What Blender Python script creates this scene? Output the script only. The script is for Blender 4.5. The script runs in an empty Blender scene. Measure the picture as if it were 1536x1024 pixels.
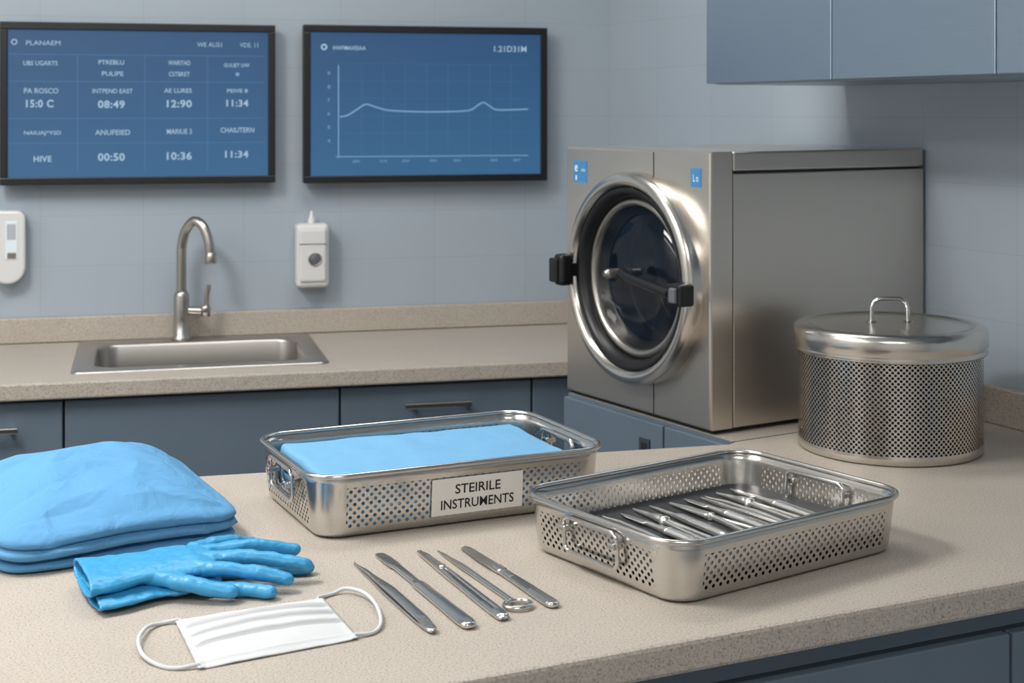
import bpy, bmesh, math, random
from mathutils import Vector, Matrix, noise
random.seed(4)
scene = bpy.context.scene
C = bpy.context
try:
    scene.view_settings.view_transform = 'Standard'
except Exception as e:
    print(e)

# ------------------------------------------------------------------ helpers
def lin(c):
    r = []
    for v in c[:3]:
        v = v / 255.0
        r.append(v / 12.92 if v <= 0.04045 else ((v + 0.055) / 1.055) ** 2.4)
    return (r[0], r[1], r[2], 1.0)

def newmat(name):
    m = bpy.data.materials.new(name)
    m.use_nodes = True
    nt = m.node_tree
    return m, nt, nt.nodes['Principled BSDF']

def plain(name, col, rough=0.5, metal=0.0, bump=0.0, bscale=200, var=0.0, emit=None, es=0, coat=0, bump2=0.0, b2scale=20, b2dist=.006):
    m, nt, b = newmat(name)
    b.inputs['Base Color'].default_value = lin(col)
    b.inputs['Roughness'].default_value = rough
    b.inputs['Metallic'].default_value = metal
    if coat: b.inputs['Coat Weight'].default_value = coat
    if emit:
        b.inputs['Emission Color'].default_value = lin(emit)
        b.inputs['Emission Strength'].default_value = es
    if bump or var:
        tc = nt.nodes.new('ShaderNodeTexCoord')
        n = nt.nodes.new('ShaderNodeTexNoise'); n.inputs['Scale'].default_value = bscale
        n.inputs['Detail'].default_value = 4
        nt.links.new(tc.outputs['Object'], n.inputs['Vector'])
        if bump:
            bp = nt.nodes.new('ShaderNodeBump'); bp.inputs['Strength'].default_value = bump
            bp.inputs['Distance'].default_value = 0.002
            nt.links.new(n.outputs['Fac'], bp.inputs['Height'])
            nt.links.new(bp.outputs['Normal'], b.inputs['Normal'])
            if bump2:
                n2 = nt.nodes.new('ShaderNodeTexNoise'); n2.inputs['Scale'].default_value = b2scale
                n2.inputs['Detail'].default_value = 3; n2.inputs['Distortion'].default_value = 1.2
                nt.links.new(tc.outputs['Object'], n2.inputs['Vector'])
                bq = nt.nodes.new('ShaderNodeBump'); bq.inputs['Strength'].default_value = bump2
                bq.inputs['Distance'].default_value = b2dist
                nt.links.new(n2.outputs['Fac'], bq.inputs['Height'])
                nt.links.new(bq.outputs['Normal'], bp.inputs['Normal'])
        if var:
            r = nt.nodes.new('ShaderNodeValToRGB')
            c = lin(col)
            r.color_ramp.elements[0].position = .3; r.color_ramp.elements[1].position = .7
            r.color_ramp.elements[0].color = tuple(x * (1 - var) for x in c[:3]) + (1,)
            r.color_ramp.elements[1].color = tuple(min(1, x * (1 + var)) for x in c[:3]) + (1,)
            nt.links.new(n.outputs['Fac'], r.inputs['Fac'])
            nt.links.new(r.outputs['Color'], b.inputs['Base Color'])
    return m

def math_node(nt, op, a, b=None):
    n = nt.nodes.new('ShaderNodeMath'); n.operation = op
    for i, v in enumerate((a, b)):
        if v is None: continue
        if isinstance(v, (int, float)): n.inputs[i].default_value = v
        else: nt.links.new(v, n.inputs[i])
    return n.outputs[0]

def steel(name, col=(176, 174, 170), rough=0.3, stretch=(1, 1, 60), bump=0.02, perf=None, metal=1.0, vary=.06):
    m, nt, b = newmat(name)
    b.inputs['Metallic'].default_value = metal
    tc = nt.nodes.new('ShaderNodeTexCoord')
    mp = nt.nodes.new('ShaderNodeMapping'); mp.inputs['Scale'].default_value = stretch
    n = nt.nodes.new('ShaderNodeTexNoise'); n.inputs['Scale'].default_value = 14; n.inputs['Detail'].default_value = 5
    nt.links.new(tc.outputs['Object'], mp.inputs['Vector']); nt.links.new(mp.outputs['Vector'], n.inputs['Vector'])
    r = nt.nodes.new('ShaderNodeMapRange')
    r.inputs['To Min'].default_value = rough * .85; r.inputs['To Max'].default_value = rough * 1.15
    nt.links.new(n.outputs['Fac'], r.inputs['Value']); nt.links.new(r.outputs['Result'], b.inputs['Roughness'])
    cr = nt.nodes.new('ShaderNodeValToRGB'); c = lin(col)
    cr.color_ramp.elements[0].color = tuple(x * (1 - vary) for x in c[:3]) + (1,)
    cr.color_ramp.elements[1].color = tuple(min(1, x * (1 + vary)) for x in c[:3]) + (1,)
    nt.links.new(n.outputs['Fac'], cr.inputs['Fac']); nt.links.new(cr.outputs['Color'], b.inputs['Base Color'])
    if bump:
        bp = nt.nodes.new('ShaderNodeBump'); bp.inputs['Strength'].default_value = bump; bp.inputs['Distance'].default_value = .0004
        nt.links.new(n.outputs['Fac'], bp.inputs['Height']); nt.links.new(bp.outputs['Normal'], b.inputs['Normal'])
    if perf:
        p, rad = perf
        sx = nt.nodes.new('ShaderNodeSeparateXYZ'); nt.links.new(tc.outputs['UV'], sx.inputs[0])
        ds = []
        for off in (0.0, 0.5):
            fs = []
            for ax in (0, 1):
                v = math_node(nt, 'DIVIDE', sx.outputs[ax], p)
                v = math_node(nt, 'ADD', v, off)
                v = math_node(nt, 'FRACT', v)
                v = math_node(nt, 'SUBTRACT', v, .5)
                v = math_node(nt, 'MULTIPLY', v, v)
                fs.append(v)
            ds.append(math_node(nt, 'SQRT', math_node(nt, 'ADD', fs[0], fs[1])))
        d = math_node(nt, 'MINIMUM', ds[0], ds[1])
        a = math_node(nt, 'GREATER_THAN', d, rad / p)
        nt.links.new(a, b.inputs['Alpha'])
    return m

def empty(name, loc=(0, 0, 0), rz=0.0, parent=None):
    e = bpy.data.objects.new(name, None)
    e.empty_display_size = .05
    scene.collection.objects.link(e)
    e.location = loc; e.rotation_euler = (0, 0, rz)
    if parent: e.parent = parent
    return e

def link(name, me, mats, parent=None, smooth=True, bevel=0.0, seg=2, loc=None, rot=None):
    ob = bpy.data.objects.new(name, me)
    scene.collection.objects.link(ob)
    if not isinstance(mats, (list, tuple)): mats = [mats]
    for m in mats: me.materials.append(m)
    if smooth:
        for p in me.polygons: p.use_smooth = True
    if parent: ob.parent = parent
    if loc: ob.location = loc
    if rot: ob.rotation_euler = rot
    if bevel:
        md = ob.modifiers.new('b', 'BEVEL'); md.width = bevel; md.segments = seg
        md.limit_method = 'ANGLE'; md.angle_limit = math.radians(40)
        md.harden_normals = False
    return ob

def fixn(me):
    bm = bmesh.new(); bm.from_mesh(me)
    bmesh.ops.remove_doubles(bm, verts=bm.verts, dist=1e-6)
    bmesh.ops.recalc_face_normals(bm, faces=bm.faces)
    bm.to_mesh(me); bm.free()

def mk(name, verts, faces, mats, parent=None, smooth=True, midx=None, **k):
    me = bpy.data.meshes.new(name)
    me.from_pydata([tuple(v) for v in verts], [], faces)
    if midx:
        for p, i in zip(me.polygons, midx): p.material_index = i
    fixn(me)
    return link(name, me, mats, parent, smooth, **k)

def box(name, lo, hi, mat, parent=None, bevel=0.002, seg=2, **k):
    x0, y0, z0 = lo; x1, y1, z1 = hi
    v = [(x0, y0, z0), (x1, y0, z0), (x1, y1, z0), (x0, y1, z0), (x0, y0, z1), (x1, y0, z1), (x1, y1, z1), (x0, y1, z1)]
    f = [(0, 3, 2, 1), (4, 5, 6, 7), (0, 1, 5, 4), (1, 2, 6, 5), (2, 3, 7, 6), (3, 0, 4, 7)]
    return mk(name, v, f, mat, parent, smooth=False, bevel=bevel, seg=seg, **k)

def prism(name, poly, z0, z1, mats, parent=None, bevel=0.0, topmat=None):
    n = len(poly)
    v = [(x, y, z0) for x, y in poly] + [(x, y, z1) for x, y in poly]
    f = [tuple(range(n))[::-1], tuple(range(n, 2 * n))] + [(i, (i + 1) % n, n + (i + 1) % n, n + i) for i in range(n)]
    mi = [0, (1 if topmat else 0)] + [0] * n
    return mk(name, v, f, [mats, topmat] if topmat else mats, parent, smooth=False, midx=mi, bevel=bevel)

def surf(name, rows, mats, parent=None, closed=True, uv=None, qm=None, skip=None, cap0=False, cap1=False, weld=True, smooth=True, **k):
    nr = len(rows); nc = len(rows[0])
    v = [p for r in rows for p in r]
    f = []; mi = []
    for i in range(nr - 1):
        for j in range(nc - 1):
            if skip and skip(i, j): continue
            f.append((i * nc + j, i * nc + j + 1, (i + 1) * nc + j + 1, (i + 1) * nc + j))
            mi.append(qm(i, j) if qm else 0)
    if cap0: f.append(tuple(range(nc - 1))[::-1]); mi.append(0)
    if cap1: f.append(tuple(range((nr - 1) * nc, (nr - 1) * nc + nc - 1))); mi.append(0)
    me = bpy.data.meshes.new(name)
    me.from_pydata([tuple(p) for p in v], [], f)
    for p, i in zip(me.polygons, mi): p.material_index = i
    if uv:
        ul = me.uv_layers.new(name='UVMap')
        for l in me.loops:
            ul.data[l.index].uv = uv(l.vertex_index // nc, l.vertex_index % nc)
    if weld: fixn(me)
    return link(name, me, mats, parent, smooth, **k)

def lathe(name, prof, mat, parent=None, c=(0, 0, 0), axis='Z', n=64, uvr=None, qm=None, **k):
    rows = []
    for r, h in prof:
        ring = []
        for j in range(n + 1):
            a = 2 * math.pi * (j % n) / n
            if axis == 'Z': p = (c[0] + r * math.cos(a), c[1] + r * math.sin(a), c[2] + h)
            elif axis == '-X': p = (c[0] - h, c[1] + r * math.cos(a), c[2] + r * math.sin(a))
            elif axis == '-Y': p = (c[0] + r * math.cos(a), c[1] - h, c[2] + r * math.sin(a))
            ring.append(p)
        rows.append(ring)
    uv = (lambda i, j: (2 * math.pi * j / n * uvr, prof[i][1])) if uvr else None
    return surf(name, rows, mat, parent, uv=uv, qm=qm, **k)

def catmull(pts, sub=8, cyclic=False):
    P = [Vector(p) for p in pts]; n = len(P); out = []
    rng = n if cyclic else n - 1
    for i in range(rng):
        p1 = P[i]; p2 = P[(i + 1) % n]
        p0 = P[i - 1] if (i > 0 or cyclic) else p1 * 2 - p2
        p3 = P[(i + 2) % n] if (i + 2 < n or cyclic) else p2 * 2 - p1
        for s in range(sub):
            t = s / sub
            out.append(.5 * ((2 * p1) + (-p0 + p2) * t + (2 * p0 - 5 * p1 + 4 * p2 - p3) * t * t + (-p0 + 3 * p1 - 3 * p2 + p3) * t ** 3))
    if not cyclic: out.append(P[-1])
    return out

def to_mesh_obj(cu, name, mat, parent, smooth=True, **k):
    tmp = bpy.data.objects.new('tmp', cu); scene.collection.objects.link(tmp)
    dg = C.evaluated_depsgraph_get(); dg.update()
    me = bpy.data.meshes.new_from_object(tmp.evaluated_get(dg))
    bpy.data.objects.remove(tmp)
    me.materials.clear()
    return link(name, me, mat, parent, smooth, **k)

def tube(name, pts, r, mat, parent=None, cyclic=False, smoothpath=False, sub=8):
    if smoothpath: pts = catmull(pts, sub, cyclic)
    cu = bpy.data.curves.new(name, 'CURVE'); cu.dimensions = '3D'
    sp = cu.splines.new('POLY'); sp.points.add(len(pts) - 1)
    for i, p in enumerate(pts): sp.points[i].co = (p[0], p[1], p[2], 1)
    sp.use_cyclic_u = cyclic
    cu.bevel_depth = r; cu.bevel_resolution = 4; cu.use_fill_caps = True
    return to_mesh_obj(cu, name, mat, parent)

def text(name, body, mat, parent, pos, w, h, rot=(math.pi / 2, 0, 0), bold=0.0):
    cu = bpy.data.curves.new(name, 'FONT'); cu.body = body; cu.size = 1
    cu.align_x = 'CENTER'; cu.align_y = 'CENTER'; cu.offset = bold
    cu.resolution_u = 3
    if bold >= .015: cu.space_character = 1.08
    ob = to_mesh_obj(cu, name, mat, parent, smooth=False)
    me = ob.data
    xs = [v.co.x for v in me.vertices]; ys = [v.co.y for v in me.vertices]
    cx, cy = (max(xs) + min(xs)) / 2, (max(ys) + min(ys)) / 2
    sx, sy = w / (max(xs) - min(xs)), h / (max(ys) - min(ys))
    for v in me.vertices: v.co.x = (v.co.x - cx) * sx; v.co.y = (v.co.y - cy) * sy; v.co.z = 0
    ob.location = pos; ob.rotation_euler = rot
    return ob

def rloop(hx, hy, R, inset, z, xb, yb, nc=8, cx=0, cy=0):
    ax, ay = hx - R, hy - R; r = R - inset
    pts = []; tags = []
    def corner(ccx, ccy, a0):
        for i in range(1, nc):
            a = a0 + math.pi / 2 * i / nc
            pts.append((ccx + r * math.cos(a), ccy + r * math.sin(a))); tags.append('c')
    for b in xb: pts.append((b * ax, -hy + inset)); tags.append('s' if b < 1 else 'c')
    corner(ax, -ay, -math.pi / 2)
    for b in yb: pts.append((hx - inset, b * ay)); tags.append('e' if b < 1 else 'c')
    corner(ax, ay, 0)
    for b in xb: pts.append((-b * ax, hy - inset)); tags.append('s' if b < 1 else 'c')
    corner(-ax, ay, math.pi / 2)
    for b in yb: pts.append((-hx + inset, -b * ay)); tags.append('e' if b < 1 else 'c')
    corner(-ax, -ay, math.pi)
    pts.append(pts[0]); tags.append('c')
    u = [0]
    for i in range(1, len(pts)):
        u.append(u[-1] + math.dist(pts[i], pts[i - 1]))
    return [(x + cx, y + cy, z) for x, y in pts], tags, u

def loft(secs, n=12, exp=1.0):
    v = []; f = []
    for c, s, u, hw, ht in secs:
        for j in range(n):
            a = 2 * math.pi * j / n
            ca, sa = math.cos(a), math.sin(a)
            ca = math.copysign(abs(ca) ** exp, ca); sa = math.copysign(abs(sa) ** exp, sa)
            v.append(c + s * (hw * ca) + u * (ht * sa))
    for i in range(len(secs) - 1):
        for j in range(n):
            f.append((i * n + j, i * n + (j + 1) % n, (i + 1) * n + (j + 1) % n, (i + 1) * n + j))
    f.append(tuple(range(n))[::-1]); m = (len(secs) - 1) * n
    f.append(tuple(range(m, m + n)))
    return v, f

# ------------------------------------------------------------------ materials
M_steel = steel('brushed_steel', (208, 201, 192), .31, metal=.93)
M_steel_dk = steel('brushed_steel_dark', (172, 168, 163), .32, metal=.95)
M_steel_h = steel('brushed_steel_h', (212, 207, 200), .22, stretch=(1, 1, 1), metal=.97, bump=0, vary=.03)
M_tray = steel('tray_steel', (206, 203, 198), .22, stretch=(1, 1, 40), metal=.98)
M_trayp = steel('tray_steel_perforated', (206, 203, 198), .22, stretch=(1, 1, 40), perf=(.0112, .0023), metal=.98)
M_canp = steel('canister_perforated', (208, 202, 194), .25, stretch=(1, 1, 20), perf=(.0086, .0023), metal=.97)
M_chrome = steel('instrument_steel', (208, 206, 203), .19, stretch=(1, 1, 1), bump=0, metal=.98, vary=.03)
M_inst = steel('satin_instrument_steel', (228, 226, 222), .28, stretch=(1, 1, 1), bump=0, metal=.93, vary=.03)
M_tap = steel('tap_steel', (178, 174, 168), .28, stretch=(1, 1, 1), bump=0, metal=.95, vary=.03)
M_black = plain('black_plastic', (16, 17, 20), .4)
M_dark = plain('dark_gap', (18, 20, 24), .7)
M_white = plain('white_plastic', (208, 208, 208), .35)
M_grey = plain('grey_plastic', (95, 98, 104), .4)
M_cab = plain('cabinet_blue', (92, 106, 119), .5, var=.03, bscale=6)
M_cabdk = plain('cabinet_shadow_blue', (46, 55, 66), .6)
M_upper = steel('upper_cabinet_metal', (150, 165, 180), .34, stretch=(1, 1, 50), metal=.82)
M_blue_lbl = plain('label_blue', (66, 128, 180), .4)
M_lblw = plain('label_white', (215, 225, 232), .4)
M_paper = plain('label_paper', (224, 221, 214), .6)
M_ink = plain('ink', (15, 15, 18), .6)
M_cloth = plain('blue_drape_cloth', (84, 143, 186), .85, bump=.25, bscale=900, var=.03, bump2=.5, b2scale=16, b2dist=.012)
M_cloth2 = plain('blue_folded_liner', (104, 160, 198), .85, bump=.2, bscale=900, var=.02, bump2=.3, b2scale=12, b2dist=.008)
M_glove = plain('nitrile', (54, 146, 194), .40, bump=.2, bscale=160, var=.05, bump2=.3, b2scale=60, b2dist=.003)
M_mask = plain('mask_fabric', (196, 198, 200), .9, bump=.3, bscale=1200)
M_floor = plain('floor_vinyl', (130, 132, 134), .5, var=.08, bscale=8)
M_ceil = plain('ceiling_paint', (222, 222, 220), .9)
M_paint = plain('offwhite_wall_paint', (206, 206, 204), .8, var=.02, bscale=3)

def counter_mat():
    m, nt, b = newmat('speckled_laminate')
    tc = nt.nodes.new('ShaderNodeTexCoord')
    n1 = nt.nodes.new('ShaderNodeTexNoise'); n1.inputs['Scale'].default_value = 420; n1.inputs['Detail'].default_value = 3
    n2 = nt.nodes.new('ShaderNodeTexNoise'); n2.inputs['Scale'].default_value = 9; n2.inputs['Detail'].default_value = 4
    for n in (n1, n2): nt.links.new(tc.outputs['Object'], n.inputs['Vector'])
    r = nt.nodes.new('ShaderNodeValToRGB')
    e = r.color_ramp.elements
    e[0].position = .28; e[0].color = lin((124, 116, 107))
    e[1].position = .46; e[1].color = lin((171, 162, 151))
    x = e.new(.66); x.color = lin((183, 174, 163))
    x = e.new(.8); x.color = lin((210, 203, 194))
    nt.links.new(n1.outputs['Fac'], r.inputs['Fac'])
    mx = nt.nodes.new('ShaderNodeMixRGB'); mx.blend_type = 'MULTIPLY'; mx.inputs[0].default_value = .2
    r2 = nt.nodes.new('ShaderNodeValToRGB'); r2.color_ramp.elements[0].color = (.72, .71, .7, 1); r2.color_ramp.elements[0].position = .3
    r2.color_ramp.elements[1].position = .7
    nt.links.new(n2.outputs['Fac'], r2.inputs['Fac'])
    nt.links.new(r.outputs['Color'], mx.inputs[1]); nt.links.new(r2.outputs['Color'], mx.inputs[2])
    nt.links.new(mx.outputs[0], b.inputs['Base Color'])
    b.inputs['Roughness'].default_value = .5
    return m
M_counter = counter_mat()

def wall_mat():
    m, nt, b = newmat('tiled_wall_paint')
    tc = nt.nodes.new('ShaderNodeTexCoord')
    s = nt.nodes.new('ShaderNodeSeparateXYZ'); cb = nt.nodes.new('ShaderNodeCombineXYZ')
    nt.links.new(tc.outputs['Object'], s.inputs[0])
    nt.links.new(s.outputs[0], cb.inputs[0]); nt.links.new(s.outputs[2], cb.inputs[1])
    br = nt.nodes.new('ShaderNodeTexBrick')
    br.offset = 0; br.inputs['Scale'].default_value = 1
    br.inputs['Brick Width'].default_value = .24; br.inputs['Row Height'].default_value = .12
    br.inputs['Mortar Size'].default_value = .0012; br.inputs['Mortar Smooth'].default_value = .8
    br.inputs['Color1'].default_value = lin((156, 167, 177)); br.inputs['Color2'].default_value = lin((158, 169, 179))
    br.inputs['Mortar'].default_value = lin((145, 156, 166))
    nt.links.new(cb.outputs[0], br.inputs['Vector'])
    nt.links.new(br.outputs['Color'], b.inputs['Base Color'])
    b.inputs['Roughness'].default_value = .5
    return m
M_wall = wall_mat()

# ------------------------------------------------------------------ room shell
box('floor', (-2.3, -1.7, -.1), (2.5, 3.8, 0), M_floor, bevel=0)
box('ceiling', (-2.3, -1.7, 2.6), (2.5, 3.8, 2.7), M_ceil, bevel=0)
box('wall_back', (-2.3, 3.68, 0), (1.4, 3.8, 2.6), M_wall, bevel=0)
box('wall_left', (-2.3, -1.7, 0), (-2.2, 3.68, 2.6), M_paint, bevel=0)
box('wall_front', (-2.3, -1.7, 0), (2.5, -1.6, 2.6), M_paint, bevel=0)
RW = math.atan2(-.9796, .2008)
wr = box('wall_right', (0, 0, 0), (5.4, .1, 2.6), M_wall, bevel=0)
wr.location = (1.19, 3.68, 0); wr.rotation_euler = (0, 0, RW)

box('trim_1', (-2.2, 3.66, .9), (1.185, 3.68, .96), M_counter, bevel=.003)
t2 = box('trim_2', (1.285, -.02, .9), (2.30, 0, .966), M_counter, bevel=.003)
t2.location = (1.19, 3.68, 0); t2.rotation_euler = (0, 0, RW)

# ------------------------------------------------------------------ back counter
bc = empty('sink_counter')
xs = [-2.2, -.115, .360, 1.19]; ys = [3.12, 3.24, 3.57, 3.66]
verts = []; faces = []
def vid(i, j, k): return (i * 4 + j) * 2 + k
for i in range(4):
    for j in range(4):
        for k in range(2): verts.append((xs[i], ys[j], .865 + .035 * k))
solid = lambda i, j: 0 <= i < 3 and 0 <= j < 3 and not (i == 1 and j == 1)
for i in range(3):
    for j in range(3):
        if not solid(i, j): continue
        faces.append((vid(i, j, 1), vid(i + 1, j, 1), vid(i + 1, j + 1, 1), vid(i, j + 1, 1)))
        faces.append((vid(i, j, 0), vid(i, j + 1, 0), vid(i + 1, j + 1, 0), vid(i + 1, j, 0)))
        for di, dj, a, b_ in ((-1, 0, (0, 0), (0, 1)), (1, 0, (1, 0), (1, 1)), (0, -1, (0, 0), (1, 0)), (0, 1, (0, 1), (1, 1))):
            if not solid(i + di, j + dj):
                faces.append((vid(i + a[0], j + a[1], 0), vid(i + b_[0], j + b_[1], 0), vid(i + b_[0], j + b_[1], 1), vid(i + a[0], j + a[1], 1)))
mk('countertop', verts, faces, M_counter, bc, smooth=False, bevel=.004)
box('carcass', (-2.2, 3.165, .08), (.93, 3.19, .865), M_cabdk, bc, bevel=0)
box('kick', (-2.2, 3.2, 0), (.93, 3.25, .08), M_dark, bc, bevel=0)
seams = [-1.3, -.73, -.159, .409, .835, .93]
for i in range(len(seams) - 1):
    box('door_panel_%d' % i, (seams[i] + .0025, 3.143, .09), (seams[i + 1] - .0025, 3.165, .858), M_cab, bc, bevel=.002)
def bar_handle(nm, x0, x1, y, z, par):
    box(nm, (x0, y - .028, z - .006), (x1, y - .020, z + .006), M_steel_h, par, bevel=.002)
    for i, x in enumerate((x0 + .015, x1 - .015)):
        box(nm + '_post%d' % i, (x - .004, y - .022, z - .004), (x + .004, y + .001, z + .004), M_steel_h, par, bevel=.001)
bar_handle('handle_1', .546, .694, 3.143, .816, bc)
bar_handle('handle_2', -.40, -.246, 3.143, .806, bc)

# ------------------------------------------------------------------ sink
sk = empty('kitchen_sink', (.1225, 3.42, .9))
hx, hy = .2725, .216
rows = []
xb = [-1, 0, 1]; yb = [-1, 0, 1]
rows.append(rloop(hx, hy, .02, 0, .0005, xb, yb)[0])
rows.append(rloop(hx, hy, .02, .001, .004, xb, yb)[0])
rows.append(rloop(hx, hy, .02, .006, .005, xb, yb)[0])
bx, by, bcy = .230, .158, -.014
for ins, z in ((-.004, .005), (0, .003), (.002, -.002), (.006, -.06), (.010, -.125), (.016, -.138), (.032, -.146), (.045, -.148)):
    rows.append(rloop(bx, by, .05, ins, z, xb, yb, cx=.002, cy=bcy)[0])
surf('basin', rows, M_steel_dk, sk, cap1=True)
lathe('drain', [(.001, -.145), (.03, -.145), (.036, -.143), (.04, -.147)], M_steel_dk, sk, c=(0, -.01, 0), n=32)

# faucet
fa = empty('faucet', (.088, 3.604, .9045))
lathe('base', [(.001, 0), (.024, 0), (.024, .006), (.019, .010), (.0185, .05), (.0185, .105), (.016, .112), (.0125, .118), (.001, .118)], M_tap, fa, n=32)
d = Vector((.8, -.6, 0))
pts = [Vector((0, 0, .11)), Vector((0, 0, .2)), Vector((.001, 0, .225)), d * .012 + Vector((0, 0, .262)), d * .036 + Vector((0, 0, .285)), d * .062 + Vector((0, 0, .272)), d * .078 + Vector((0, 0, .235)), d * .083 + Vector((0, 0, .195))]
tube('spout', pts, .0115, M_tap, fa, smoothpath=True)
e0 = d * .083 + Vector((0, 0, .195))
lathe('nozzle', [(.001, -.005), (.013, -.005), (.0138, .0), (.0138, .016), (.0115, .02)], M_tap, fa, c=tuple(e0 + Vector((0, 0, -.004))), n=24)
tube('lever_stem', [(.012, 0, .07), (.05, -.006, .068)], .010, M_tap, fa)
lathe('lever_hub', [(.001, 0), (.012, 0), (.0125, .02), (.009, .028), (.001, .028)], M_tap, fa, c=(.056, -.008, .056), n=20)
tube('lever', [(.058, -.008, .08), (.060, -.010, .11), (.064, -.012, .130)], .006, M_tap, fa)

# ------------------------------------------------------------------ dispensers
sd = empty('soap_dispenser', (.404, 3.68, 1.017))
box('body', (-.041, -.062, 0), (.041, 0, .158), M_white, sd, bevel=.012, seg=4)
box('front_cover', (-.034, -.068, .014), (.034, -.05, .148), M_white, sd, bevel=.008, seg=3)
lathe('push_button', [(.001, .004), (.011, .004), (.014, .002), (.014, 0)], M_grey, sd, c=(.004, -.068, .072), axis='-Y', n=24)
lathe('button_ring', [(.014, 0), (.014, .003), (.0165, .003), (.0165, 0)], M_steel_dk, sd, c=(.004, -.068, .072), axis='-Y', n=24)
box('seam', (-.034, -.0688, .108), (.034, -.0675, .110), M_grey, sd, bevel=0)
lathe('spout_tip', [(.001, .03), (.003, .03), (.005, .018), (.009, .008), (.010, -.004)], M_white, sd, c=(.0, -.03, .158), n=20)

def capsule_plate(nm, w, h, y0, y1, mat, par, zc):
    n = 16; pts = []
    r = w / 2
    for i in range(n + 1):
        a = math.pi + math.pi * i / n; pts.append((r * math.cos(a), -h / 2 + r + r * math.sin(a)))
    rt = r * .5
    for i in range(n + 1):
        a = math.pi / 2 * i / n; pts.append((r - rt + rt * math.cos(a), h / 2 - rt + rt * math.sin(a)))
    for i in range(n + 1):
        a = math.pi / 2 + math.pi / 2 * i / n; pts.append((-r + rt + rt * math.cos(a), h / 2 - rt + rt * math.sin(a)))
    m = len(pts)
    v = [(x, y0, z + zc) for x, z in pts] + [(x, y1, z + zc) for x, z in pts]
    f = [tuple(range(m)), tuple(range(m, 2 * m))[::-1]] + [(i, (i + 1) % m, m + (i + 1) % m, m + i) for i in range(m)]
    return mk(nm, v, f, mat, par, smooth=False, bevel=.005)
hd = empty('hand_sanitizer_dispenser', (-.310, 3.68, 1.045))
capsule_plate('body', .078, .172, -.045, 0, M_white, hd, .086)
box('level_window_frame', (-.006, -.0465, .058), (.022, -.044, .148), M_lblw, hd, bevel=.001)
box('level_window', (-.002, -.0475, .105), (.018, -.0455, .142), plain('window_grey', (170, 174, 180), .3), hd, bevel=.001)
box('sensor', (-.001, -.0475, .06), (.019, -.0455, .074), plain('sensor_brown', (120, 108, 98), .4), hd, bevel=.001)

# ------------------------------------------------------------------ monitors
def screen_mat():
    m, nt, b = newmat('screen_blue')
    tc = nt.nodes.new('ShaderNodeTexCoord'); s = nt.nodes.new('ShaderNodeSeparateXYZ')
    nt.links.new(tc.outputs['Generated'], s.inputs[0])
    r = nt.nodes.new('ShaderNodeValToRGB')
    r.color_ramp.elements[0].color = lin((52, 102, 144)); r.color_ramp.elements[1].color = lin((38, 80, 122))
    nt.links.new(s.outputs[2], r.inputs['Fac'])
    b.inputs['Base Color'].default_value = lin((10, 16, 26))
    b.inputs['Roughness'].default_value = .5
    nt.links.new(r.outputs['Color'], b.inputs['Emission Color'])
    b.inputs['Emission Strength'].default_value = .88
    return m
M_scr = screen_mat()
M_glyph = plain('screen_glyphs', (60, 80, 100), .5, emit=(168, 194, 215), es=.78)
M_glyph2 = plain('screen_glyphs_dim', (40, 60, 80), .5, emit=(122, 162, 196), es=.8)
M_line = plain('screen_lines', (20, 40, 60), .5, emit=(72, 118, 160), es=.8)
def monitor(nm, x0, x1, z0, z1):
    r = empty(nm, (x0, 3.63, z0))
    w, h = x1 - x0, z1 - z0
    bz = .018
    box('housing', (0, .012, 0), (w, .03, h), M_black, r, bevel=.003)
    box('rear_box', (.1, .03, .08), (w - .1, .05, h - .08), M_black, r, bevel=.003)
    for k, (lo, hi) in enumerate((((0, 0, 0), (w, .014, bz)), ((0, 0, h - bz), (w, .014, h)), ((0, 0, bz), (bz, .014, h - bz)), ((w - bz, 0, bz), (w, .014, h - bz)))):
        box('bezel_%d' % k, lo, hi, M_black, r, bevel=.002)
    box('screen', (bz, .006, bz), (w - bz, .011, h - bz), M_scr, r, bevel=0)
    return r, w, h
m1, w, h = monitor('wall_monitor', -.328, .3137, 1.277, 1.663)
def M1(px, py): return (px / 413 * w, .0045, h - (py - 35) / 242 * h)
def ln(nm, a, b, par, mat=M_line, t=.0008):
    box(nm, (min(a[0], b[0]) - t, .0048, min(a[2], b[2]) - t), (max(a[0], b[0]) + t, .0058, max(a[2], b[2]) + t), mat, par, bevel=0)
for i, x in enumerate((113, 213, 308)): ln('col_line_%d' % i, M1(x, 84), M1(x, 258), m1)
for i, y in enumerate((83, 123, 178, 215)): ln('row_line_%d' % i, M1(14, y), M1(395, y), m1)
s = .00155
def T1(t, px, py, wp, hp, mat=M_glyph, bold=.0): text('text_' + t.replace(' ', '_')[:12], t, mat, m1, M1(px, py), wp * s, hp * s, bold=bold)
T1('PLANAEM', 63, 66, 50, 7); T1('WE AUS1', 311, 66, 38, 7); T1('VDE. 11', 372, 66, 28, 7)
lathe('header_icon', [(.0045, 0), (.0045, .001), (.007, .001), (.007, 0)], M_glyph, m1, c=M1(21, 65), axis='-Y', n=20)
for t, x, y, ww, hh in (('UBS UGARTS', 59, 96, 50, 7), ('PTREBLU', 163, 94, 38, 7), ('PULIPE', 165, 111, 32, 7), ('WARITAD', 265, 94, 34, 7), ('CSTBRET', 265, 111, 32, 7), ('GULIET UW', 353, 97, 40, 6),
                        ('PA ROSCO', 60, 137, 50, 8), ('INTPEND EAST', 165, 137, 60, 7), ('AE LURES', 263, 136, 42, 7), ('PEIVE 8', 354, 136, 32, 6),
                        ('NAIUAJ*YSD', 62, 200, 54, 8), ('ANUFEIED', 165, 199, 52, 8), ('MARIUE 3', 265, 198, 38, 8), ('CHAIUTERN', 354, 196, 52, 8)):
    T1(t, x, y, ww, hh, M_glyph, .01)
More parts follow.
